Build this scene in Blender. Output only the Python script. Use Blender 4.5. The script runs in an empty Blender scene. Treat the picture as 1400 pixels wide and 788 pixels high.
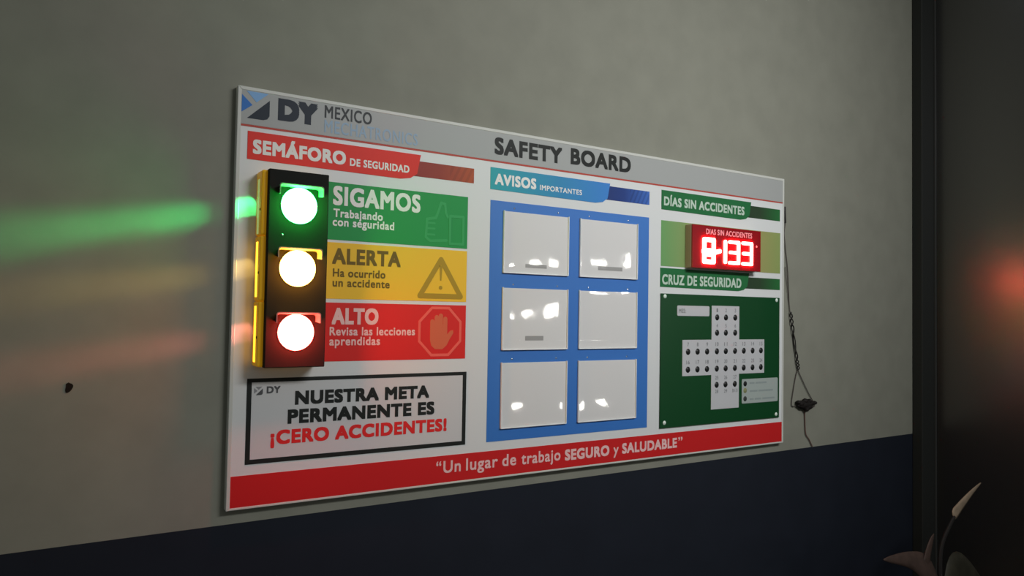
import bpy, bmesh, math, random
from mathutils import Vector, Matrix
random.seed(7)
S = bpy.context.scene
COL = S.collection
ZO = 1.0                      # lower edge of the safety board is 1 m above the floor; the face of the board is the plane y = 0

# ------------------------------------------------------------------ camera
cam = bpy.data.cameras.new('camera'); cam.sensor_width = 36; cam.lens = 1011 / 1400 * 36
cam.clip_start = .02
co = bpy.data.objects.new('camera', cam); COL.objects.link(co)
pitch, yaw, roll = .0336, -.5669, -.0169
Rx = Matrix.Rotation(math.pi / 2 + pitch, 4, 'X'); Ry = Matrix.Rotation(yaw, 4, 'Z'); Rz = Matrix.Rotation(-roll, 4, 'Z')
co.matrix_world = Matrix.Translation((-.4525, -2.1759, .5665 + ZO)) @ Ry @ Rx @ Rz
S.camera = co

# ------------------------------------------------------------------ world, lights, exposure
S.view_settings.view_transform = 'Standard'; S.view_settings.look = 'None'
S.view_settings.exposure = 0; S.view_settings.gamma = 1; S.view_settings.use_curve_mapping = False
w = bpy.data.worlds.new('world'); S.world = w; w.use_nodes = True
w.node_tree.nodes['Background'].inputs[0].default_value = (.96, 1.0, .97, 1)
w.node_tree.nodes['Background'].inputs[1].default_value = .175

def area(name, loc, target, sx, sy, power, col, spread=180):
    l = bpy.data.lights.new(name, 'AREA'); l.shape = 'RECTANGLE'; l.size = sx; l.size_y = sy
    l.energy = power; l.color = col; l.spread = math.radians(spread)
    o = bpy.data.objects.new(name, l); COL.objects.link(o)
    o.location = Vector(loc) + Vector((0, 0, ZO))
    d = Vector(target) - Vector(loc)
    o.rotation_euler = d.to_track_quat('-Z', 'Z').to_euler()
    return o
area('ceiling_tube_light', (1.75, -3.1, 2.3), (1.75, 0, .95), 1.6, .4, 24, (1, .99, .995), 96)

# ------------------------------------------------------------------ materials
def lin(c): c /= 255; return c / 12.92 if c <= .04045 else ((c + .055) / 1.055) ** 2.4
_m = {}
def mat(name, rgb, rough=.55, metal=0, spec=.3, E=.72, noise=0, nscale=40, coat=0, emit=None, strength=0, raw=False):
    """rgb is the colour as seen (sRGB 0-255) under light of level E"""
    if name in _m: return _m[name]
    m = bpy.data.materials.new(name); m.use_nodes = True; nt = m.node_tree; b = nt.nodes['Principled BSDF']
    c = [min(.9, lin(v) / E) for v in rgb] if not raw else list(rgb)
    b.inputs['Base Color'].default_value = (*c, 1)
    b.inputs['Roughness'].default_value = rough; b.inputs['Metallic'].default_value = metal
    b.inputs['Specular IOR Level'].default_value = spec
    b.inputs['Coat Weight'].default_value = coat; b.inputs['Coat Roughness'].default_value = .08
    if noise:
        tc = nt.nodes.new('ShaderNodeTexCoord'); n = nt.nodes.new('ShaderNodeTexNoise'); n.inputs['Scale'].default_value = nscale
        n.inputs['Detail'].default_value = 5
        r = nt.nodes.new('ShaderNodeMapRange'); r.inputs[1].default_value = .3; r.inputs[2].default_value = .7
        r.inputs[3].default_value = 1 - noise; r.inputs[4].default_value = 1 + noise
        mx = nt.nodes.new('ShaderNodeVectorMath'); mx.operation = 'SCALE'; mx.inputs[0].default_value = c
        L = nt.links
        L.new(tc.outputs['Object'], n.inputs['Vector']); L.new(n.outputs['Fac'], r.inputs[0]); L.new(r.outputs[0], mx.inputs['Scale'])
        L.new(mx.outputs[0], b.inputs['Base Color'])
    if emit:
        b.inputs['Emission Color'].default_value = (*emit, 1); b.inputs['Emission Strength'].default_value = strength
    _m[name] = m
    return m
def grad_mat(name, stops, x0, x1, axis=0, stripes=None, E=.71, rough=.5):
    """printed colour gradient along object axis; stripes=(x from, count, amount) adds slanted printed hatching"""
    m = bpy.data.materials.new(name); m.use_nodes = True; nt = m.node_tree; L = nt.links; b = nt.nodes['Principled BSDF']
    tc = nt.nodes.new('ShaderNodeTexCoord'); sp = nt.nodes.new('ShaderNodeSeparateXYZ'); L.new(tc.outputs['Object'], sp.inputs[0])
    r = nt.nodes.new('ShaderNodeMapRange'); r.inputs[1].default_value = x0; r.inputs[2].default_value = x1
    L.new(sp.outputs[axis], r.inputs[0])
    cr = nt.nodes.new('ShaderNodeValToRGB'); L.new(r.outputs[0], cr.inputs[0])
    e = cr.color_ramp.elements
    for i, (p, c) in enumerate(stops):
        el = e[i] if i < 2 else e.new(p)
        el.position = p; el.color = (*[lin(v) / E for v in c], 1)
    out = cr.outputs[0]
    if stripes:
        xf, n, amt = stripes
        ad = nt.nodes.new('ShaderNodeMath'); ad.operation = 'MULTIPLY_ADD'; L.new(sp.outputs[2], ad.inputs[0]); ad.inputs[1].default_value = -.5; L.new(sp.outputs[0], ad.inputs[2])
        mu = nt.nodes.new('ShaderNodeMath'); mu.operation = 'MULTIPLY'; L.new(ad.outputs[0], mu.inputs[0]); mu.inputs[1].default_value = n
        sn = nt.nodes.new('ShaderNodeMath'); sn.operation = 'SINE'; L.new(mu.outputs[0], sn.inputs[0])
        gt = nt.nodes.new('ShaderNodeMath'); gt.operation = 'GREATER_THAN'; L.new(sn.outputs[0], gt.inputs[0]); gt.inputs[1].default_value = .2
        g2 = nt.nodes.new('ShaderNodeMath'); g2.operation = 'GREATER_THAN'; L.new(sp.outputs[0], g2.inputs[0]); g2.inputs[1].default_value = xf
        m2 = nt.nodes.new('ShaderNodeMath'); m2.operation = 'MULTIPLY'; L.new(gt.outputs[0], m2.inputs[0]); L.new(g2.outputs[0], m2.inputs[1])
        m3 = nt.nodes.new('ShaderNodeMath'); m3.operation = 'MULTIPLY_ADD'; L.new(m2.outputs[0], m3.inputs[0]); m3.inputs[1].default_value = amt; m3.inputs[2].default_value = 1
        sc = nt.nodes.new('ShaderNodeVectorMath'); sc.operation = 'SCALE'; L.new(out, sc.inputs[0]); L.new(m3.outputs[0], sc.inputs['Scale'])
        out = sc.outputs[0]
    L.new(out, b.inputs['Base Color']); b.inputs['Roughness'].default_value = rough; b.inputs['Specular IOR Level'].default_value = .3
    return m
def clear_mat():
    m = bpy.data.materials.new('clear_plastic'); m.use_nodes = True; nt = m.node_tree; L = nt.links
    nt.nodes.remove(nt.nodes['Principled BSDF']); out = nt.nodes['Material Output']
    t = nt.nodes.new('ShaderNodeBsdfTransparent'); t.inputs[0].default_value = (.97, .97, .97, 1)
    g = nt.nodes.new('ShaderNodeBsdfGlossy'); g.inputs['Roughness'].default_value = .035
    tc = nt.nodes.new('ShaderNodeTexCoord'); n = nt.nodes.new('ShaderNodeTexNoise'); n.inputs['Scale'].default_value = 14; n.inputs['Detail'].default_value = 2
    bp = nt.nodes.new('ShaderNodeBump'); bp.inputs['Strength'].default_value = .05; bp.inputs['Distance'].default_value = .004
    L.new(tc.outputs['Object'], n.inputs['Vector']); L.new(n.outputs['Fac'], bp.inputs['Height']); L.new(bp.outputs[0], g.inputs['Normal'])
    f = nt.nodes.new('ShaderNodeFresnel'); f.inputs[0].default_value = 1.45
    ge = nt.nodes.new('ShaderNodeNewGeometry'); iv = nt.nodes.new('ShaderNodeMath'); iv.operation = 'SUBTRACT'; iv.inputs[0].default_value = 1; L.new(ge.outputs['Backfacing'], iv.inputs[1])
    ml = nt.nodes.new('ShaderNodeMath'); ml.operation = 'MULTIPLY'; L.new(f.outputs[0], ml.inputs[0]); L.new(iv.outputs[0], ml.inputs[1])
    mx = nt.nodes.new('ShaderNodeMixShader'); L.new(ml.outputs[0], mx.inputs[0]); L.new(t.outputs[0], mx.inputs[1]); L.new(g.outputs[0], mx.inputs[2])
    L.new(mx.outputs[0], out.inputs['Surface'])
    return m

# ------------------------------------------------------------------ builders
def root(name, label, cat, loc, group=None):
    o = bpy.data.objects.new(name, None); COL.objects.link(o); o.empty_display_size = .05
    o.location = (loc[0], loc[1], loc[2] + ZO); o['label'] = label; o['category'] = cat
    if group: o['group'] = group
    return o
def obj(name, bm, m, parent=None, label=None, smooth=False, tf=None):
    """bm is in board coordinates (z = 0 at the lower edge of the board)"""
    if tf: bmesh.ops.transform(bm, matrix=tf, verts=bm.verts)
    bmesh.ops.translate(bm, vec=(0, 0, ZO), verts=bm.verts)
    me = bpy.data.meshes.new(name); bm.to_mesh(me); bm.free()
    for x in (m if isinstance(m, (list, tuple)) else [m]): me.materials.append(x)
    if smooth:
        for p in me.polygons: p.use_smooth = True
    o = bpy.data.objects.new(name, me); COL.objects.link(o)
    if parent:
        o.parent = parent
        if parent.type == 'EMPTY': o.location = -parent.location
    if label: o['label'] = label
    return o
def structure(name, bm, m, label=None, cat=None):
    o = obj(name, bm, m); o['kind'] = 'structure'
    if label: o['label'] = label; o['category'] = cat
    return o
def B(): return bmesh.new()
def box(bm, x0, x1, y0, y1, z0, z1, bev=0, seg=2):
    t = bmesh.new(); bmesh.ops.create_cube(t, size=1)
    bmesh.ops.scale(t, vec=(x1 - x0, y1 - y0, z1 - z0), verts=t.verts)
    bmesh.ops.translate(t, vec=((x0 + x1) / 2, (y0 + y1) / 2, (z0 + z1) / 2), verts=t.verts)
    if bev: bmesh.ops.bevel(t, geom=list(t.edges), offset=bev, segments=seg, profile=.5, affect='EDGES')
    merge(bm, t); return bm
def merge(bm, t):
    me = bpy.data.meshes.new('tmp'); t.to_mesh(me); t.free(); bm.from_mesh(me); bpy.data.meshes.remove(me)
def prism(bm, pts, y0, y1):
    """polygon pts (x, z) extruded from y0 (back) to y1 (front)"""
    a = [bm.verts.new((x, y0, z)) for x, z in pts]; b = [bm.verts.new((x, y1, z)) for x, z in pts]
    n = len(pts); fs = [bm.faces.new(b), bm.faces.new(a[::-1])]
    for i in range(n): fs.append(bm.faces.new((a[i], a[(i + 1) % n], b[(i + 1) % n], b[i])))
    bmesh.ops.recalc_face_normals(bm, faces=fs); return bm
def ring(bm, outer, inner, y0, y1):
    n = len(outer); V = [[bm.verts.new((x, y, z)) for x, z in p] for p, y in ((outer, y0), (outer, y1), (inner, y0), (inner, y1))]
    fs = []
    for i in range(n):
        j = (i + 1) % n
        fs += [bm.faces.new((V[1][i], V[1][j], V[3][j], V[3][i])), bm.faces.new((V[0][i], V[0][j], V[1][j], V[1][i])),
               bm.faces.new((V[2][i], V[2][j], V[3][j], V[3][i])), bm.faces.new((V[0][i], V[0][j], V[2][j], V[2][i]))]
    bmesh.ops.recalc_face_normals(bm, faces=fs); return bm
def rrect(x0, x1, z0, z1, r, n=5):
    p = []
    for cx, cz, a in ((x1 - r, z1 - r, 0), (x0 + r, z1 - r, 90), (x0 + r, z0 + r, 180), (x1 - r, z0 + r, 270)):
        for k in range(n + 1):
            t = math.radians(a + 90 * k / n); p.append((cx + r * math.cos(t), cz + r * math.sin(t)))
    return p
def disc(x, z, r, n=20): return [(x + r * math.cos(2 * math.pi * k / n), z + r * math.sin(2 * math.pi * k / n)) for k in range(n)]
def capsule(a, b, w, n=6):
    dx, dz = b[0] - a[0], b[1] - a[1]; t0 = math.atan2(dz, dx); p = []
    for c, off in ((b, -90), (a, 90)):
        for k in range(n + 1):
            t = t0 + math.radians(off + 180 * k / n); p.append((c[0] + w / 2 * math.cos(t), c[1] + w / 2 * math.sin(t)))
    return p
def stroke(bm, pts, w, y0, y1, closed=False):
    n = len(pts)
    for i in range(n if closed else n - 1): prism(bm, capsule(pts[i], pts[(i + 1) % n], w), y0, y1 - .00004 * i)
    return bm
def dome(bm, x, y, z, r, h, n=40, m=8):
    """spherical cap facing -y"""
    R = (r * r + h * h) / (2 * h); rows = []
    amax = math.asin(min(1, r / R))
    for i in range(m + 1):
        a = amax * (1 - i / m)
        rr = R * math.sin(a); yy = y - (R * math.cos(a) - (R - h))
        rows.append([bm.verts.new((x + rr * math.cos(2 * math.pi * k / n), yy, z + rr * math.sin(2 * math.pi * k / n))) for k in range(n)] if i < m else [bm.verts.new((x, y - h, z))])
    for i in range(m - 1):
        for k in range(n): bm.faces.new((rows[i][k], rows[i][(k + 1) % n], rows[i + 1][(k + 1) % n], rows[i + 1][k]))
    for k in range(n): bm.faces.new((rows[m - 1][k], rows[m - 1][(k + 1) % n], rows[m][0]))
    bmesh.ops.recalc_face_normals(bm, faces=bm.faces); return bm
def tube(bm, pts, r, n=8, sub=6, taper=None):
    P = [Vector(p) for p in pts]; Q = []
    for i in range(len(P) - 1):
        p0, p1, p2, p3 = P[max(i - 1, 0)], P[i], P[i + 1], P[min(i + 2, len(P) - 1)]
        for k in range(sub):
            t = k / sub
            Q.append(.5 * ((2 * p1) + (p2 - p0) * t + (2 * p0 - 5 * p1 + 4 * p2 - p3) * t * t + (3 * p1 - p0 - 3 * p2 + p3) * t ** 3))
    Q.append(P[-1]); rings = []
    up = Vector((0, 1, 0))
    for i, q in enumerate(Q):
        d = (Q[min(i + 1, len(Q) - 1)] - Q[max(i - 1, 0)]).normalized()
        u = d.cross(up); u = (u if u.length > 1e-3 else d.cross(Vector((1, 0, 0)))).normalized(); v = d.cross(u)
        rr = r if not taper else taper(i / (len(Q) - 1)) * r
        rings.append([bm.verts.new(q + rr * (u * math.cos(2 * math.pi * k / n) + v * math.sin(2 * math.pi * k / n))) for k in range(n)])
    for a, b in zip(rings, rings[1:]):
        for k in range(n): bm.faces.new((a[k], a[(k + 1) % n], b[(k + 1) % n], b[k]))
    bm.faces.new(rings[0][::-1]); bm.faces.new(rings[-1]); bmesh.ops.recalc_face_normals(bm, faces=bm.faces); return bm
def glyphs(s):
    c = bpy.data.curves.new('t', 'FONT'); c.body = s; c.size = 1; c.resolution_u = 4; c.space_character = 1.10
    o = bpy.data.objects.new('t', c); COL.objects.link(o)
    dg = bpy.context.evaluated_depsgraph_get(); dg.update()
    me = bpy.data.meshes.new_from_object(o.evaluated_get(dg))
    V = [v.co.copy() for v in me.vertices]; F = [list(p.vertices) for p in me.polygons]
    bpy.data.objects.remove(o); bpy.data.curves.remove(c); bpy.data.meshes.remove(me)
    return V, F
CAPH = max(v.y for v in glyphs('H')[0])
def letters(bm, s, x0, x1, zb, cap, y, bold=0, slant=0):
    bold *= .68
    """one line of printed lettering from x0 to x1 on base line zb with capital height cap; bold thickens the strokes by that many metres each way"""
    V, F = glyphs(s); a = min(v.x for v in V); b = max(v.x for v in V)
    kx = (x1 - x0 - 2 * bold) / (b - a); kz = (cap - 2 * bold) / CAPH
    offs = [(0, 0)] + ([(bold * i, bold * j) for i in (-1, 0, 1) for j in (-1, 0, 1) if i or j] if bold else [])
    for k_, (dx, dz) in enumerate(offs):
        vs = [bm.verts.new((x0 + bold + (v.x - a) * kx + dx + slant * v.y * kz, y + .00003 * k_, zb + bold + v.y * kz + dz)) for v in V]
        for f in F:
            fc = bm.faces.new([vs[i] for i in f]); fc.normal_update()
            if fc.normal.y > 0: fc.normal_flip()
    return bm
def text(name, parent, m, lines, y, label=None):
    bm = B()
    for l in lines: letters(bm, *l[:5], y, *(l[5:]))
    return obj(name, bm, m, parent, label)

# ------------------------------------------------------------------ the room
M_wall = mat('painted_plaster', (110, 111, 101), rough=.75, spec=.2, E=.62, noise=.05, nscale=9)
M_dado = mat('navy_dado_paint', (22, 26, 34), rough=.6, spec=.2, E=.62, noise=.08, nscale=6)
M_right = mat('dark_gloss_panel', (.011, .011, .010), rough=.24, spec=.5, raw=True); M_right.node_tree.nodes['Principled BSDF'].inputs['IOR'].default_value = 2.15
M_jamb = mat('dark_jamb', (.020, .022, .020), rough=.6, raw=True)
M_bead = mat('grey_edge_bead', (.04, .042, .04), rough=.4, raw=True)
M_floor = mat('dark_concrete_floor', (.05, .05, .048), rough=.6, raw=True, noise=.2, nscale=4)
FL = -ZO
DADO = -.0435
bm = box(B(), -4.5, 3.85, .025, .165, DADO, 2.9); structure('wall_back', bm, M_wall)
bm = box(B(), -4.5, 3.85, .0245, .165, FL, DADO); structure('trim_1', bm, M_dado)
# dark glossy side wall, turned a few degrees from square
JX, JY = 3.622, -.03
A = math.radians(5.5)
tv = Vector((math.sin(A), -math.cos(A), 0)); nv = Vector((math.cos(A), math.sin(A), 0))
def along(bm, s0, s1, d0, d1, z0, z1):
    o = Vector((JX + .012, JY, 0))
    q = [o + tv * s0 + nv * d0, o + tv * s1 + nv * d0, o + tv * s1 + nv * d1, o + tv * s0 + nv * d1]
    a = [bm.verts.new((p.x, p.y, z0)) for p in q]; b = [bm.verts.new((p.x, p.y, z1)) for p in q]
    fs = [bm.faces.new(a[::-1]), bm.faces.new(b)] + [bm.faces.new((a[i], a[(i + 1) % 4], b[(i + 1) % 4], b[i])) for i in range(4)]
    bmesh.ops.recalc_face_normals(bm, faces=fs); return bm
structure('wall_right', along(B(), 0, 2.0, 0, .12, FL, 2.9), M_right)
structure('trim_2', box(B(), 3.503, JX, JY, .0245, FL, 2.9, .004), M_jamb)
structure('trim_3', box(B(), JX, JX + .012, JY - .008, JY + .02, FL, 2.9, .003), M_bead)
structure('floor', box(B(), -4.5, 8.6, -8.6, .165, FL - .1, FL), M_floor)

# ------------------------------------------------------------------ safety board
M_white = mat('white_board_laminate', (190, 193, 192), rough=.4)
M_frame = mat('white_frame_profile', (176, 178, 172), rough=.45)
board = root('safety_board', 'wide white framed safety board printed with coloured notices, hung on the grey wall', 'notice board', (1.2, .0245, 0))
obj('backing_panel', box(B(), .008, 2.392, 0, .0245, .006, 1.192), M_white, board)
FW, FB = .0105, .0065
for pts in ([(0, 1.2), (2.4, 1.2), (2.4 - FW, 1.2 - FW), (FW, 1.2 - FW)], [(0, 0), (0, 1.2), (FW, 1.2 - FW), (FW, FB)],
            [(2.4, 1.2), (2.4, 0), (2.4 - FW, FB), (2.4 - FW, 1.2 - FW)], [(2.4, 0), (0, 0), (FW, FB), (2.4 - FW, FB)]):
    bm = prism(B(), pts, .0245, -.002); bmesh.ops.bevel(bm, geom=list(bm.edges), offset=.0012, segments=1, affect='EDGES')
    obj('frame_rail', bm, M_frame, board)
def sticker(name, pts, m, parent, y=-.001, back=0, label=None): return obj(name, prism(B(), pts, back, y), m, parent, label)
R4 = lambda x0, x1, z0, z1: [(x0, z0), (x1, z0), (x1, z1), (x0, z1)]
def fan(base, m): return base
# header
hdr = sticker('header_strip', R4(.0105, 2.3895, 1.092, 1.1895), mat('pale_grey_print', (142, 145, 143), rough=.5), board, label='pale grey header strip')
sticker('header_rule', R4(.0105, 2.3895, 1.086, 1.0915), mat('thin_red_print', (160, 62, 50)), board, label='thin red line')
M_navy = mat('dark_navy_print', (18, 30, 42)); M_mid = mat('mid_blue_print', (38, 98, 165)); M_sky = mat('light_blue_print', (110, 150, 190))
def emblem(parent, x, z, s, mats, y):
    e = obj('emblem', prism(B(), [(x + .20 * s, z), (x + .78 * s, z), (x + .92 * s, z + .05 * s), (x + s, z + .17 * s), (x + s, z + .76 * s)], -.001, y), mats[0], parent)
    obj('emblem_wedge', prism(B(), [(x, z + .20 * s), (x, z + .85 * s), (x + .38 * s, z + .50 * s)], -.001, y), mats[1], e, 'mid blue wedge')
    obj('emblem_cap', prism(B(), [(x + .16 * s, z + s), (x + .52 * s, z + .62 * s), (x + .95 * s, z + s)], -.001, y), mats[2], e, 'light blue cap')
emblem(hdr, .011, 1.110, .078, (M_navy, M_mid, M_sky), -.0016)
text('brand_lettering', hdr, M_navy, [('DY', .113, .231, 1.117, .065, .0085)], -.0016, 'bold navy letters DY')
text('country_lettering', hdr, mat('ink_print', (42, 46, 48)), [('MEXICO', .2515, .402, 1.146, .038, .0012)], -.0016, 'black word MEXICO')
text('division_lettering', hdr, mat('faint_blue_print', (128, 150, 168)), [('MECHATRONICS', .2515, .560, 1.102, .038, .0008)], -.0016, 'pale blue word MECHATRONICS')
M_black = mat('black_print', (22, 26, 24))
text('title_word', hdr, M_black, [('SAFETY', .851, 1.140, 1.114, .059, .0048)], -.0016, 'black word SAFETY')
text('title_word', hdr, M_black, [('BOARD', 1.179, 1.472, 1.119, .060, .0048)], -.0016, 'black word BOARD')

# section banners: tail strip behind, slanted flag in front, lettering
def banner(x0, xf, x1, zt, zb, zt2, zb2, m, mt, lines, mt_text, lab):
    b = sticker('section_banner', [(x0, zb), (xf - .07, zb - .004), (xf - .035, zb + .002), (xf - .012, zb + .018), (xf, zt), (x0, zt)], m, board, -.0014, label=lab)
    sticker('banner_tail', R4(xf - .06, x1, zb2, zt2), mt, b, -.0008)
    text('banner_lettering', b, mt_text, lines, -.0019)
M_tx = mat('white_lettering', (205, 205, 200)); M_tx2 = mat('greenish_white_lettering', (165, 182, 168))
banner(.03, .573, .772, 1.0735, .993, 1.053, 1.003, mat('red_banner_print', (196, 40, 28)),
       grad_mat('dark_red_tail_print', [(0, (120, 26, 18)), (.5, (125, 40, 22)), (1, (150, 66, 28))], .51, .772, stripes=(.68, 260, -.18)),
       [('SEMÁFORO', .045, .321, 1.010, .041, .0035), ('DE SEGURIDAD', .334, .533, 1.010, .0235, .0014)], M_tx, 'red banner reading SEMÁFORO DE SEGURIDAD')
banner(.837, 1.369, 1.572, 1.067, .991, 1.057, 1.004,
       grad_mat('teal_to_blue_print', [(0, (32, 140, 146)), (.55, (42, 118, 158)), (1, (52, 112, 178))], .837, 1.369),
       grad_mat('navy_tail_print', [(0, (26, 44, 92)), (.5, (28, 52, 110)), (1, (52, 92, 165))], 1.31, 1.572, stripes=(1.47, 300, -.25)),
       [('AVISOS', .854, 1.027, 1.0085, .0385, .003), ('IMPORTANTES', 1.043, 1.233, 1.009, .0185, .0008)], M_tx, 'teal and blue banner reading AVISOS IMPORTANTES')
M_gb = mat('dark_green_banner_print', (26, 92, 50)); M_gt = grad_mat('darker_green_tail_print', [(0, (34, 50, 34)), (.5, (36, 56, 36)), (1, (30, 92, 46))], 2.1, 2.372)
banner(1.637, 2.175, 2.371, 1.0715, .993, 1.056, 1.003, M_gb, M_gt, [('DÍAS SIN ACCIDENTES', 1.650, 2.130, 1.010, .0365, .0025)], M_tx2, 'dark green banner reading DÍAS SIN ACCIDENTES')
banner(1.634, 2.164, 2.372, .7575, .681, .740, .690, M_gb, M_gt, [('CRUZ DE SEGURIDAD', 1.644, 2.113, .691, .041, .0025)], M_tx2, 'dark green banner reading CRUZ DE SEGURIDAD')
# traffic light meaning panels
M_grn = mat('green_panel_print', (22, 128, 62)); M_yel = mat('yellow_panel_print', (210, 168, 42)); M_red = mat('red_panel_print', (190, 32, 28))
M_olv = mat('olive_lettering', (98, 78, 18)); M_pink = mat('pale_pink_lettering', (232, 170, 165))
p = sticker('status_panel', R4(.10, .7505, .779, .954), M_grn, board, label='green panel reading SIGAMOS')
text('panel_lettering', p, M_tx, [('SIGAMOS', .284, .575, .885, .058, .0038)], -.0016)
text('panel_small_lettering', p, M_tx, [('Trabajando', .286, .446, .8485, .0255, .0014), ('con seguridad', .2845, .485, .8215, .0255, .0014)], -.0016)
M_thumb = mat('faint_green_print', (42, 138, 76))
bm = B(); stroke(bm, [(.672, .802), (.612, .797), (.596, .808), (.600, .868), (.632, .874), (.650, .925), (.664, .922), (.668, .892), (.675, .880)], .009, -.001, -.00145)
stroke(bm, [(.684, .884), (.734, .884), (.734, .792), (.684, .792)], .009, -.001, -.0019, True)
for zz in (.818, .838, .856): stroke(bm, [(.603, zz), (.628, zz)], .006, -.001, -.0013)
obj('thumbs_up_icon', bm, M_thumb, p, 'faint thumbs-up outline')
p = sticker('status_panel', R4(.10, .7505, .600, .771), M_yel, board, label='yellow panel reading ALERTA')
text('panel_lettering', p, M_olv, [('ALERTA', .286, .510, .7055, .0485, .0034)], -.0016)
text('panel_small_lettering', p, M_olv, [('Ha ocurrido', .289, .459, .667, .025, .0013), ('un accidente', .289, .474, .637, .025, .0013)], -.0016)
M_tri = mat('olive_icon_print', (150, 122, 30))
bm = stroke(B(), [(.6535, .738), (.579, .617), (.729, .617)], .017, -.001, -.0015, True)
prism(bm, [(.648, .718), (.659, .718), (.656, .668), (.651, .668)], -.001, -.0015); prism(bm, disc(.6535, .645, .0065), -.001, -.0015)
obj('warning_icon', bm, M_tri, p, 'warning triangle with exclamation mark')
p = sticker('status_panel', R4(.10, .7505, .411, .5885), M_red, board, label='red panel reading ALTO')
text('panel_lettering', p, M_pink, [('ALTO', .289, .439, .5225, .050, .004)], -.0016)
text('panel_small_lettering', p, M_pink, [('Revisa las lecciones', .2835, .565, .489, .026, .0013), ('aprendidas', .2835, .446, .459, .026, .0013)], -.0016)
oc = [(.6555 + .0855 * math.cos(math.radians(22.5 + 45 * k)), .5015 + .088 * math.sin(math.radians(22.5 + 45 * k))) for k in range(8)]
ic = [(.6555 + .0765 * math.cos(math.radians(22.5 + 45 * k)), .5015 + .0785 * math.sin(math.radians(22.5 + 45 * k))) for k in range(8)]
oct_ = obj('stop_icon', ring(B(), oc, ic, -.001, -.0015), mat('coral_print', (214, 86, 74)), p, 'stop octagon outline')
bm = prism(B(), [(.619, .525), (.619, .475), (.624, .455), (.637, .444), (.664, .443), (.680, .456), (.690, .475), (.704, .496), (.703, .506), (.693, .504), (.681, .492), (.681, .525)], -.001, -.0015)
for i, (x, zt) in enumerate(((.6265, .540), (.642, .554), (.657, .559), (.6735, .549))): prism(bm, capsule((x, .50), (x, zt - .0065), .0155), -.001, -.00154 - .00004 * i)
obj('hand_icon', bm, mat('clay_print', (186, 88, 58)), oct_, 'raised palm')
# slogan box
M_gw = mat('cool_white_print', (178, 180, 180), rough=.45)
p = sticker('slogan_box', R4(.05, .756, .126, .3665), M_gw, board, -.0008, label='slogan box with thick black border')
obj('slogan_border', ring(B(), R4(.048, .757, .1245, .367), R4(.061, .7435, .1375, .356), 0, -.0014), M_black, p, 'thick black border')
M_gry = mat('dark_grey_print', (70, 72, 74)); M_gry2 = mat('grey_print', (120, 122, 124))
emblem(p, .068, .3195, .024, (M_gry, M_gry2, M_gry2), -.0016)
text('brand_lettering', p, M_gry, [('DY', .103, .142, .323, .0205, .0016)], -.0016)
text('slogan_lettering', p, M_black, [('NUESTRA META', .185, .620, .2865, .0405, .0040), ('PERMANENTE ES', .165, .640, .232, .0415, .0040)], -.0016)
text('slogan_red_lettering', p, mat('red_lettering', (192, 34, 34)), [('¡CERO ACCIDENTES!', .117, .686, .175, .041, .0036)], -.0016, 'red line CERO ACCIDENTES')
# footer
ft = sticker('footer_band', R4(.006, 2.391, .0072, .0945), mat('red_footer_print', (176, 24, 26)), board, label='red footer band')
M_foot = mat('pinkish_white_lettering', (205, 168, 166))
for nm, l in (('quote_mark', ('“', .651, .669, .0365, .0405, .0010)), ('footer_word', ('Un', .677, .742, .0375, .0395, .0016)), ('footer_word', ('lugar', .762, .886, .0375, .0405, .0016)), ('footer_word', ('de', .904, .961, .0375, .0405, .0016)),
              ('footer_word', ('trabajo', .983, 1.152, .0365, .0405, .0016)), ('footer_word', ('SEGURO', 1.172, 1.381, .0325, .0395, .0032)), ('footer_word', ('y', 1.401, 1.427, .0345, .0395, .0012)),
              ('footer_word', ('SALUDABLE', 1.4445, 1.735, .0335, .0395, .0030)), ('quote_mark', ('”', 1.742, 1.766, .0345, .0395, .0010))): text(nm, ft, M_foot, [l], -.0016)
# blue notice area, counter area
blue = sticker('notice_area', R4(.839, 1.571, .1255, .9535), grad_mat('blue_area_print', [(0, (46, 100, 168)), (1, (58, 106, 172))], .1 + ZO, .95 + ZO, axis=2), board, label='blue notice area behind the pockets')
sticker('counter_area', R4(1.637, 2.373, .765, .949), grad_mat('green_print_with_red_glow', [(0, (92, 138, 84)), (.25, (120, 134, 84)), (.8, (134, 132, 82)), (1, (120, 136, 80))], 1.637, 2.373), board, label='soft green area behind the counter')  # olive tint is the counter's red glow painted into the green

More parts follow.
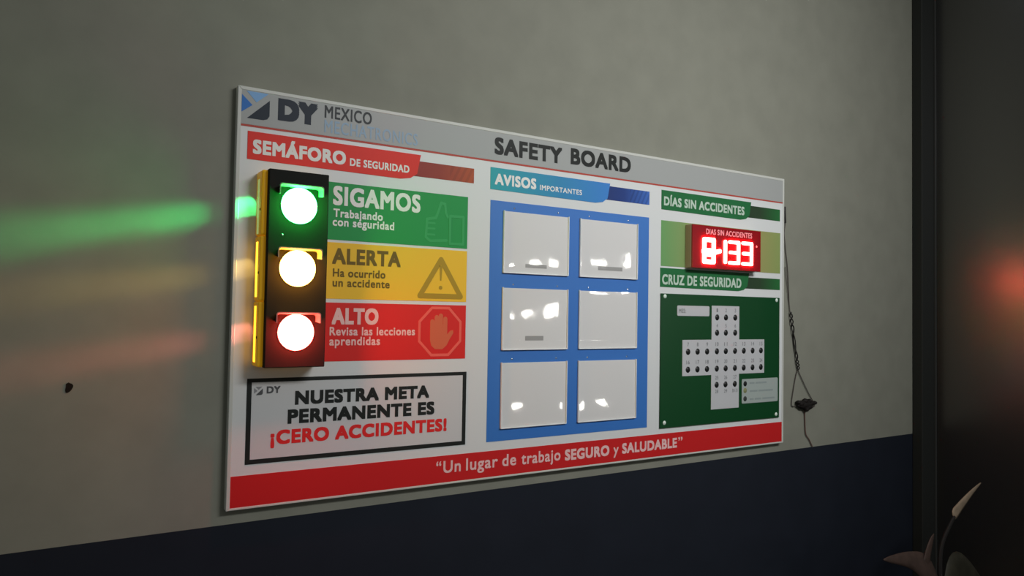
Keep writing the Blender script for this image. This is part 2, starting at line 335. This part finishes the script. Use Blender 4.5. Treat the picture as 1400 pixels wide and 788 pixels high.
# ------------------------------------------------------------------ document pockets
M_sheet = mat('white_paper', (199, 199, 197), rough=.5); M_tab = mat('grey_label', (142, 142, 140))
M_clear = clear_mat(); M_rim = mat('clear_rim', (200, 204, 206), rough=.12, spec=.6); M_chrome = mat('bright_screw', (.8, .8, .8), rough=.15, metal=1, raw=True)
M_slot = mat('pocket_shadow_edge', (60, 84, 130))
PX = [(.892, 1.1715), (1.225, 1.507)]; PZ = [(.705, .922), (.438, .655), (.168, .395)]
names = [['top left', 'top right'], ['middle left', 'middle right'], ['bottom left', 'bottom right']]
belly = [(0, 0), (.0105, .0030), (.0135, .0135)]      # slack of the clear covers, growing from the upper to the lower row
for r in range(3):
    for c in range(2):
        x0, x1 = PX[c]; z0, z1 = PZ[r]
        t = root('document_pocket', 'empty clear document pocket with a white sheet, %s on the blue area' % names[r][c], 'document holder', ((x0 + x1) / 2, -.001, z0), 'clear pockets on the blue notice area')
        obj('backing_sheet', box(B(), x0 + .002, x1 - .002, -.0045, -.001, z0 + .002, z1 - .002, .0008, 1), M_sheet, t)
        bm = B(); n = 18; G = []
        for j in range(n + 1):
            row = []
            for i in range(n + 1):
                u, v = i / n, j / n; e = min(1, 12 * u, 12 * (1 - u)) * min(1, 12 * v, 12 * (1 - v))
                sl = belly[r][c] * (1 - v) * min(1, v * 9)
                row.append(bm.verts.new((x0 + (x1 - x0) * u, -.0052 - .0004 * e - sl + .00012 * math.sin(5 * u + 2.1 * r + 3 * c + 4 * v) * e, z0 + (z1 - z0) * v)))
            G.append(row)
        for j in range(n):
            for i in range(n): bm.faces.new((G[j][i], G[j][i + 1], G[j + 1][i + 1], G[j + 1][i]))
        obj('clear_cover', bm, M_clear, t, smooth=True)
        bm = B()
        for q in ((x0 - .001, x0 + .0022, z0, z1), (x1 - .0022, x1 + .001, z0, z1), (x0, x1, z0 - .001, z0 + .002)): box(bm, q[0], q[1], -.0095, -.001, q[2], q[3], .0008, 1)
        obj('pocket_rim', bm, M_rim, t, 'bright clear edge strip')
        tb = {(0, 0): (.984, 1.076, .727, .740), (0, 1): (1.312, 1.432, .733, .748), (1, 0): (.988, 1.066, .470, .486)}.get((r, c))
        if tb: obj('label_tab', box(B(), tb[0], tb[1], -.0050, -.0045, tb[2], tb[3]), M_tab, t, 'small grey tab')
        for x in (x0 + .045, x1 - .045):
            obj('screw', dome(B(), x, -.001, z1 + .0105, .0034, .002, 12, 3), M_chrome, t, smooth=True)

# ------------------------------------------------------------------ traffic signal
M_body = mat('yellow_glowing_housing', (186, 150, 22), rough=.4, emit=(1, .42, .01), strength=.13); M_plate = mat('black_face_plate', (27, 28, 25), rough=.6, spec=.06)  # housing colour carries an added glow, as if lit from inside
M_hood = mat('grey_hood_plastic', (.16, .16, .15), rough=.5, raw=True)
sig = root('traffic_signal', 'traffic light with lit green, amber and red lamps mounted on the left of the board', 'traffic light', (.158, -.001, .398))
bm = B()
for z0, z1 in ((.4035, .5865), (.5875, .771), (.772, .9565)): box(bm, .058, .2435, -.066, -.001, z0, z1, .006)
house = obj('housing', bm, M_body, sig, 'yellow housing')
obj('face_plate', box(B(), .0725, .243, -.085, -.060, .402, .958, .0025), M_plate, sig, 'black face plate')
SG = (('green', .860, (.04, 1, .12), 42, (.75, 1, .35)), ('amber', .682, (1, .40, .05), 40, (1, .50, .03)), ('red', .501, (1, .05, .04), 42, (1, .42, .02)))
for nm, z, e, st, sl in SG:
    cx = .158
    ml = mat(nm + '_lens', (.6, .6, .6), rough=.3, raw=True, emit=e, strength=st)
    obj('lens', dome(B(), cx, -.085, z, .0515, .011), ml, sig, 'lit %s lens' % nm, smooth=True)
    a, b = disc(cx, z, .0545, 48), disc(cx, z, .0512, 48); obj('lens_ring', ring(B(), a, b, -.084, -.0856), M_plate, sig)
    # open-fronted hood: top plate and two short cheeks, flared outwards
    bm = B(); prof = []
    for (w_, top, low, y) in ((.0575, .0535, .030, -.0855), (.0625, .0570, .027, -.112)):
        for th in (0, .0028):
            W, T = w_ - th, top - th; k = .006
            prof.append([bm.verts.new((cx + px, y, z + pz)) for px, pz in ((-W, low), (-W, T - k), (-W + k * .3, T - k * .3), (-W + k, T), (W - k, T), (W - k * .3, T - k * .3), (W, T - k), (W, low))])
    o0, i0, o1, i1 = prof
    for k in range(7):
        bm.faces.new((o0[k], o0[k + 1], o1[k + 1], o1[k])); bm.faces.new((i0[k], i1[k], i1[k + 1], i0[k + 1]))
        bm.faces.new((o1[k], o1[k + 1], i1[k + 1], i1[k])); bm.faces.new((o0[k], i0[k], i0[k + 1], o0[k + 1]))
    for k in (0, 7): bm.faces.new((o0[k], o1[k], i1[k], i0[k]))
    bmesh.ops.recalc_face_normals(bm, faces=bm.faces)
    obj('visor', bm, M_hood, sig, 'open hood over the %s lens' % nm)
    zs = z - .012
    ms = mat(nm + '_side_glow_strip', (.5, .35, .03), rough=.4, raw=True, emit=sl, strength={'green': .3, 'amber': 2.4, 'red': 2.6}[nm])
    obj('side_glow_strip', box(B(), .0568, .060, -.041, -.021, z - .083 if nm != 'red' else z - .085, z + .073, .0008, 1), ms, house, 'narrow strip of added glow on the housing side')  # emissive strip added for the bright highlight along the yellow side
    obj('latch_screw', dome(B(), 0, 0, 0, .0045, .002, 12, 3), M_plate, house, tf=Matrix.Translation((.058, -.053, z - .015)) @ Matrix.Rotation(-math.pi / 2, 4, 'Z'))
    pl_ = bpy.data.lights.new(nm + '_lamp_light', 'POINT'); pl_.energy = {'green': 4.2, 'amber': 3.2, 'red': 5.6}[nm]; pl_.color = {'green': (.02, 1, .09), 'amber': (1, .36, .02), 'red': (1, .05, .03)}[nm]; pl_.shadow_soft_size = .022
    po = bpy.data.objects.new(nm + '_lamp_light', pl_); COL.objects.link(po); po.location = (cx, -.113, z + ZO)
    # added beams that draw lens-smear streaks across the wall to the left
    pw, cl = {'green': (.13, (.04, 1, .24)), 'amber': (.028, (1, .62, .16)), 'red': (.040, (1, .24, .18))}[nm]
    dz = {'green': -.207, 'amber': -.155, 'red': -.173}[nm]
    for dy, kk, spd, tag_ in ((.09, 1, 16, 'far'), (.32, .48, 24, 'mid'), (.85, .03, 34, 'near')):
        area(nm + '_added_streak_light_' + tag_, (.052, -.03, z - .005), (.052 - 1, -.03 + dy, z - .005 + dz), .05, .07, pw * kk, cl, spd)
obj('plate_screw', dome(B(), .113, -.085, .775, .003, .0015, 12, 3), M_chrome, sig)

# ------------------------------------------------------------------ LED counter
led = root('led_counter', 'black and red LED day counter showing glowing red digits on the board', 'display', (1.98, -.001, .763))
X0, X1, Z0, Z1 = 1.772, 2.191, .763, .941
obj('case', box(B(), X0, X1, -.034, -.001, Z0, Z1, .002), mat('beige_case_side', (150, 132, 112), rough=.5), led, 'beige sides')
scr = obj('screen', box(B(), X0 + .0005, X1 - .0005, -.041, -.034, Z0 + .0005, Z1 - .0005, .0015), mat('red_filter_screen', (110, 8, 16), rough=.25, spec=.4, emit=(1, .01, .03), strength=.05), led, 'dark red filter screen')
M_dig = mat('glowing_red_digit', (.7, .1, .05), raw=True, emit=(1, .072, .06), strength=48)
YB, YF = -.041, -.0465
w_ = .0135
D = lambda name, strokes, w=w_, lab=None: [bm for bm in [B()] if [stroke(bm, s, w, YB, YF - .0003 * i) for i, s in enumerate(strokes)]][0]
bm = D('d', [[(1.838, .882), (1.893, .882), (1.893, .791), (1.838, .791), (1.838, .882)]], .018); stroke(bm, [(1.838, .833), (1.893, .833)], .026, YB, YF - .0003); stroke(bm, [(1.838, .818), (1.893, .818)], .012, YB, YF - .0004)
obj('digit', bm, M_dig, led, 'closed digit at the left end of the display')
obj('dash', D('d', [[(1.900, .831), (1.929, .838)]], .0175), M_dig, led)
obj('digit', D('d', [[(1.963, .880), (1.963, .795)]], .0150), M_dig, led, 'digit 1')
for x in (1.990, 2.0725):
    bm = D('d', [[(x, .881), (x + .055, .881), (x + .055, .793), (x, .793)], [(x + .004, .837), (x + .055, .837)]])
    obj('digit', bm, M_dig, led, 'digit 3')
text('caption_lettering', led, mat('pink_caption', (.75, .30, .32), raw=True, emit=(1, .25, .28), strength=.22), [('DIAS SIN ACCIDENTES', 1.850, 2.133, .905, .0225, .0011)], -.0416)
obj('indicator_light', dome(B(), 2.163, -.041, .872, .005, .002, 14, 3), mat('indicator', (.8, .2, .2), raw=True, emit=(1, .12, .12), strength=1.4), led, smooth=True)

# ------------------------------------------------------------------ safety cross board
M_cg = mat('dark_green_board', (9, 58, 28), rough=.3, spec=.4); M_card = mat('white_card', (166, 168, 170)); M_peg = mat('black_peg', (24, 26, 26), rough=.4)
cr = root('safety_cross_board', 'dark green board with a white calendar cross, lower right on the safety board', 'calendar board', (2.0, -.001, .118))
obj('green_panel', box(B(), 1.636, 2.365, -.006, -.001, .1165, .6545, .001, 1), M_cg, cr)
for x, z in ((1.657, .6435), (2.344, .6435), (1.660, .138), (2.344, .132)): obj('screw', dome(B(), x, -.006, z, .0085, .004, 18, 4), mat('white_screw_cap', (190, 205, 195), rough=.3), cr, smooth=True)
card = obj('cross_card', prism(B(), [(1.924, .176), (2.0945, .176), (2.0945, .3205), (2.259, .3205), (2.259, .468), (2.0945, .468), (2.0945, .611), (1.924, .611), (1.924, .468), (1.755, .468), (1.755, .3205), (1.924, .3205)], -.006, -.0075), M_card, cr, 'white cross-shaped calendar card')
colx = [1.787, 1.842, 1.898, 1.957, 2.011, 2.069, 2.125, 2.182, 2.237]
rows = [(.562, (3, 4, 5)), (.497, (3, 4, 5)), (.419, range(9)), (.346, range(9)), (.278, (3, 4, 5))]
M_num = mat('grey_number_print', (108, 110, 112)); k = 1
for z, cs in rows:
    for c in cs:
        obj('day_peg', dome(B(), colx[c], -.0075, z, .0130, .005, 16, 4), M_peg, cr, smooth=True)
        s = str(k); wd = .009 if len(s) == 1 else .019
        text('day_number', card, M_num, [(s, colx[c] - wd / 2, colx[c] + wd / 2, z + .0225, .0155, .0003)], -.008); k += 1
for s, x, wd in (('28', colx[3], .019), ('29', colx[4], .019), ('30-31', colx[5], .034)): text('day_number', card, M_num, [(s, x - wd / 2, x + wd / 2, .243, .0145, .0003)], -.008)
nc = obj('name_card', prism(B(), rrect(1.724, 1.910, .566, .608, .006), -.006, -.0075), M_card, cr, 'blank white month strip')
text('month_lettering', nc, mat('faint_grey_print', (110, 112, 112)), [('MES:', 1.733, 1.772, .578, .017, .0006)], -.008)
lg = obj('legend_card', prism(B(), rrect(2.114, 2.352, .191, .2965, .006), -.006, -.0075), mat('pale_card', (140, 150, 146)), cr, 'pale legend card with three dots')
for z, m_ in ((.276, M_peg), (.247, mat('olive_dot', (116, 120, 84))), (.211, mat('dark_grey_dot', (48, 54, 50)))): obj('legend_dot', dome(B(), 2.135, -.0075, z, .0115, .003, 16, 3), m_, lg, smooth=True)
bm = B()
for z, xs in ((.278, ((2.165, 2.195), (2.203, 2.275))), (.243, ((2.165, 2.215), (2.222, 2.318))), (.208, ((2.165, 2.190), (2.198, 2.240), (2.248, 2.330)))):
    for a, b in xs: prism(bm, R4(a, b, z - .004, z + .004), -.0075, -.0079)
obj('legend_lines', bm, mat('legend_print', (124, 134, 132)), lg, 'blurred grey lines of small print')

# ------------------------------------------------------------------ hanging cable right of the board
M_cord = mat('black_cord', (34, 32, 30), rough=.5); M_thin = mat('grey_brown_wire', (72, 66, 62), rough=.5); M_conn = mat('sooty_black_tape', (20, 17, 15), rough=.7)
cb = root('hanging_cable', 'thin black twisted cable hanging beside the right edge of the board with a taped joint', 'cable', (2.5, .02, .16))
YW = .0195
tube_ = lambda pts, r, **k: tube(B(), [(x, (p[0] if p else YW), z) for x, z, *p in pts], r, **k)
obj('cord', tube_([(2.431, 1.078), (2.433, 1.04), (2.436, 1.003)], .0045), M_cord, cb)
obj('wire', tube_([(2.436, 1.003), (2.429, .95), (2.440, .87), (2.454, .784), (2.465, .642), (2.472, .592)], .0020), M_thin, cb)
obj('wire', tube_([(2.436, .80), (2.446, .73), (2.460, .66), (2.472, .592)], .0014), M_thin, cb)
for ph in (0, math.pi):
    pts = []
    path = [(2.472, .592), (2.486, .52), (2.503, .44), (2.520, .37), (2.531, .325)]
    for i in range(41):
        t = i / 40 * 4; j = min(int(t), 3); f = t - j
        x = path[j][0] * (1 - f) + path[j + 1][0] * f; z = path[j][1] * (1 - f) + path[j + 1][1] * f
        a = ph + (t + .35 * math.sin(1.7 * t)) * 2 * math.pi; q = .0048 + .002 * math.sin(2.3 * t)
        pts.append((x + q * math.cos(a), z, YW - .004 + .004 * math.sin(a)))
    obj('twisted_wire', tube_(pts, (.0030 if ph else .0024), sub=2), M_cord, cb)
obj('wire', tube_([(2.531, .325), (2.516, .295), (2.498, .23), (2.486, .172), (2.494, .156), (2.515, .158)], .0020), M_thin, cb)
obj('wire', tube_([(2.531, .325), (2.552, .292), (2.606, .218), (2.655, .158), (2.648, .146), (2.625, .152)], .0020), M_thin, cb)
bm = B(); random.seed(3)
for (x, z, rx, rz) in ((2.575, .160, .058, .019), (2.540, .167, .024, .014), (2.616, .166, .026, .013), (2.572, .178, .017, .012), (2.604, .176, .010, .010), (2.523, .174, .012, .009), (2.640, .166, .014, .009), (2.580, .140, .012, .012), (2.590, .150, .034, .016)):
    t = bmesh.new(); bmesh.ops.create_icosphere(t, subdivisions=3, radius=1)
    for v in t.verts: v.co = Vector((x + v.co.x * rx * (1 + random.uniform(-.13, .13)), .010 + v.co.y * .013, z + v.co.z * rz * (1 + random.uniform(-.13, .13))))
    merge(bm, t)
obj('taped_joint', bm, M_conn, cb, 'lumpy black taped joint', smooth=True)
obj('lead', tube_([(2.581, .130), (2.584, .09), (2.586, .052), (2.592, .020), (2.615, -.005), (2.640, -.040)], .0024), mat('reddish_brown_lead', (88, 62, 56)), cb, 'thin reddish brown lead')

# ------------------------------------------------------------------ dark chipped hole in the wall at the left
bm = B(); pts = []
for k in range(18):
    a = 2 * math.pi * k / 18; r_ = 1 + .18 * math.sin(3 * a + 1) + random.uniform(-.1, .1)
    pts.append((-.387 + .0085 * r_ * math.cos(a) + (.003 if math.sin(a) > 0 else .001), .357 + .0125 * r_ * math.sin(a)))
prism(bm, pts, .0255, .0235)
o = obj('wall_hole', bm, mat('dark_hole', (16, 11, 7), rough=.9)); o['label'] = 'small ragged dark hole in the grey wall left of the board'; o['category'] = 'hole'

# ------------------------------------------------------------------ dry plant low in the dark corner
M_leaf = mat('dry_pink_beige_leaf', (.060, .038, .030), rough=.6, raw=True, noise=.25, nscale=25); M_leaf2 = mat('cream_leaf', (.30, .23, .16), rough=.6, raw=True, noise=.2, nscale=25)
M_leaf3 = mat('olive_leaf', (.032, .030, .019), rough=.6, raw=True, noise=.25, nscale=20); M_stem = mat('dark_stem', (.011, .010, .009), rough=.7, raw=True)
PXX, PYY = 2.93, -.45
pl = root('potted_plant', 'dim plant with pale pointed leaves in the dark lower right corner', 'plant', (PXX, PYY, FL))
def lathe(prof, x, y, n=32):
    bm = B(); R_ = [[bm.verts.new((x + r * math.cos(2 * math.pi * k / n), y + r * math.sin(2 * math.pi * k / n), z)) for k in range(n)] for r, z in prof]
    for a, b in zip(R_, R_[1:]):
        for k in range(n): bm.faces.new((a[k], a[(k + 1) % n], b[(k + 1) % n], b[k]))
    bm.faces.new(R_[0][::-1]); bm.faces.new(R_[-1]); bmesh.ops.recalc_face_normals(bm, faces=bm.faces); return bm
obj('pot', lathe([(.075, FL), (.10, FL + .02), (.115, FL + .17), (.125, FL + .18), (.125, FL + .20), (.112, FL + .20), (.108, FL + .175)], PXX, PYY), mat('dark_clay_pot', (.05, .035, .03), rough=.7, raw=True), pl, smooth=True)
obj('soil', lathe([(.106, FL + .165), (.108, FL + .172), (.05, FL + .18), (.002, FL + .182)], PXX, PYY), M_stem, pl)
def leaf(mid, width, m, lab=None, cup=.18, wp=None):
    """leaf blade along the 3-D mid line with its own thickness"""
    P = [Vector(p) for p in mid]; N = 16; Q = []
    for i in range(N + 1):
        t = i / N * (len(P) - 1); j = min(int(t), len(P) - 2); f = t - j
        p0, p1, p2, p3 = P[max(j - 1, 0)], P[j], P[j + 1], P[min(j + 2, len(P) - 1)]
        Q.append(.5 * ((2 * p1) + (p2 - p0) * f + (2 * p0 - 5 * p1 + 4 * p2 - p3) * f * f + (3 * p1 - p0 - 3 * p2 + p3) * f ** 3))
    bm = B(); rows_ = []
    for i, q in enumerate(Q):
        u = i / N; d = (Q[min(i + 1, N)] - Q[max(i - 1, 0)]).normalized(); s = d.cross(Vector((.15, -1, .1))).normalized(); nn = s.cross(d)
        wd = width * (wp(u) if wp else max(.04, math.sin(math.pi * min(1, (u * .93 + .07))) ** .7))
        row = []
        for side in (0, 1):
            for k in range(5):
                x = (k - 2) / 2; row.append(bm.verts.new(q + s * x * wd / 2 - nn * (abs(x) * wd * cup) * .5 + nn * (.0015 if side else -.0015)))
        rows_.append(row)
    for a, b in zip(rows_, rows_[1:]):
        for o_ in (0, 5):
            for k in range(4): bm.faces.new((a[o_ + k], a[o_ + k + 1], b[o_ + k + 1], b[o_ + k]))
        for k in (0, 4): bm.faces.new((a[k], b[k], b[k + 5], a[k + 5]))
    for r_ in (rows_[0], rows_[-1]):
        for k in range(4): bm.faces.new((r_[k], r_[k + 1], r_[k + 6], r_[k + 5]))
    bmesh.ops.recalc_face_normals(bm, faces=bm.faces)
    obj('leaf', bm, m, pl, lab, smooth=True)
soil = FL + .175
obj('stem', tube(B(), [(PXX, PYY, soil), (2.915, -.43, -.65), (2.95, -.41, -.45), (3.045, -.42, -.315)], .014, taper=lambda t: 1 - .5 * t), M_stem, pl)
leaf([(2.93, -.44, -.70), (2.82, -.43, -.52), (2.70, -.42, -.455), (2.49, -.42, -.418)], .17, M_leaf, 'pinkish leaf bending to the left', wp=lambda u: max(.02, min(1, .5 + u * 1.5) * (1 - u) ** .8))
leaf([(2.91, -.44, -.74), (2.815, -.43, -.56), (2.83, -.42, -.47), (2.874, -.42, -.368)], .075, M_leaf, 'pinkish upright leaf')
leaf([(3.040, -.42, -.318), (3.09, -.42, -.288), (3.15, -.42, -.255), (3.215, -.42, -.222), (3.283, -.42, -.192)], .062, M_leaf2, 'cream leaf pointing up to the right', wp=lambda u: max(.05, (min(1, u * 7 + .35)) * (1 - u) ** .75))
leaf([(2.95, -.45, -.74), (3.01, -.44, -.60), (3.10, -.43, -.56), (3.30, -.42, -.66)], .17, M_leaf3, 'olive leaf drooping to the right')

# ------------------------------------------------------------------ the far side of the room: wall with small lamps, seen only in reflections
M_far = mat('far_wall_paint', (.12, .12, .11), rough=.8, raw=True)
structure('wall_front', box(B(), 1.0, 11.0, -8.2, -8.05, FL, 2.9), M_far)
M_glow = mat('lamp_diffuser', (.8, .8, .8), raw=True, emit=(1, .98, .92), strength=70); M_lampbody = mat('lamp_body', (.3, .3, .3), raw=True, rough=.4)
for x, z, wx, wz, lab in ((5.93, 1.31, .30, .12, 'slim lit wall lamp at the left end of the far wall'), (6.40, 1.36, .34, .12, 'slim lit wall lamp next to the tall lamp'), (6.82, 1.38, .30, .34, 'tall bright wall lamp between slim ones'), (7.87, 1.50, .55, .16, 'wide lit wall lamp on the far wall'), (8.50, 1.55, .28, .34, 'tall lit wall lamp at the right end of the far wall'),
                            (6.10, .02, .30, .10, 'added low slim lit lamp at the left of the far wall'), (7.08, -.06, .34, .14, 'added low lit lamp in the middle of the far wall'), (7.82, -.04, .26, .12, 'added low lit lamp at the right of the far wall')):  # low row added only to put glints in the bottom pockets
    wx *= .62; wz *= .55
    t = root('wall_lamp', lab, 'lamp', (x, -8.05, z))
    obj('lamp_body', box(B(), x - wx / 2 - .02, x + wx / 2 + .02, -8.05, -8.01, z - wz / 2 - .02, z + wz / 2 + .02, .006), M_lampbody, t)
    obj('diffuser', box(B(), x - wx / 2, x + wx / 2, -8.012, -7.98, z - wz / 2, z + wz / 2, .01), M_glow, t)
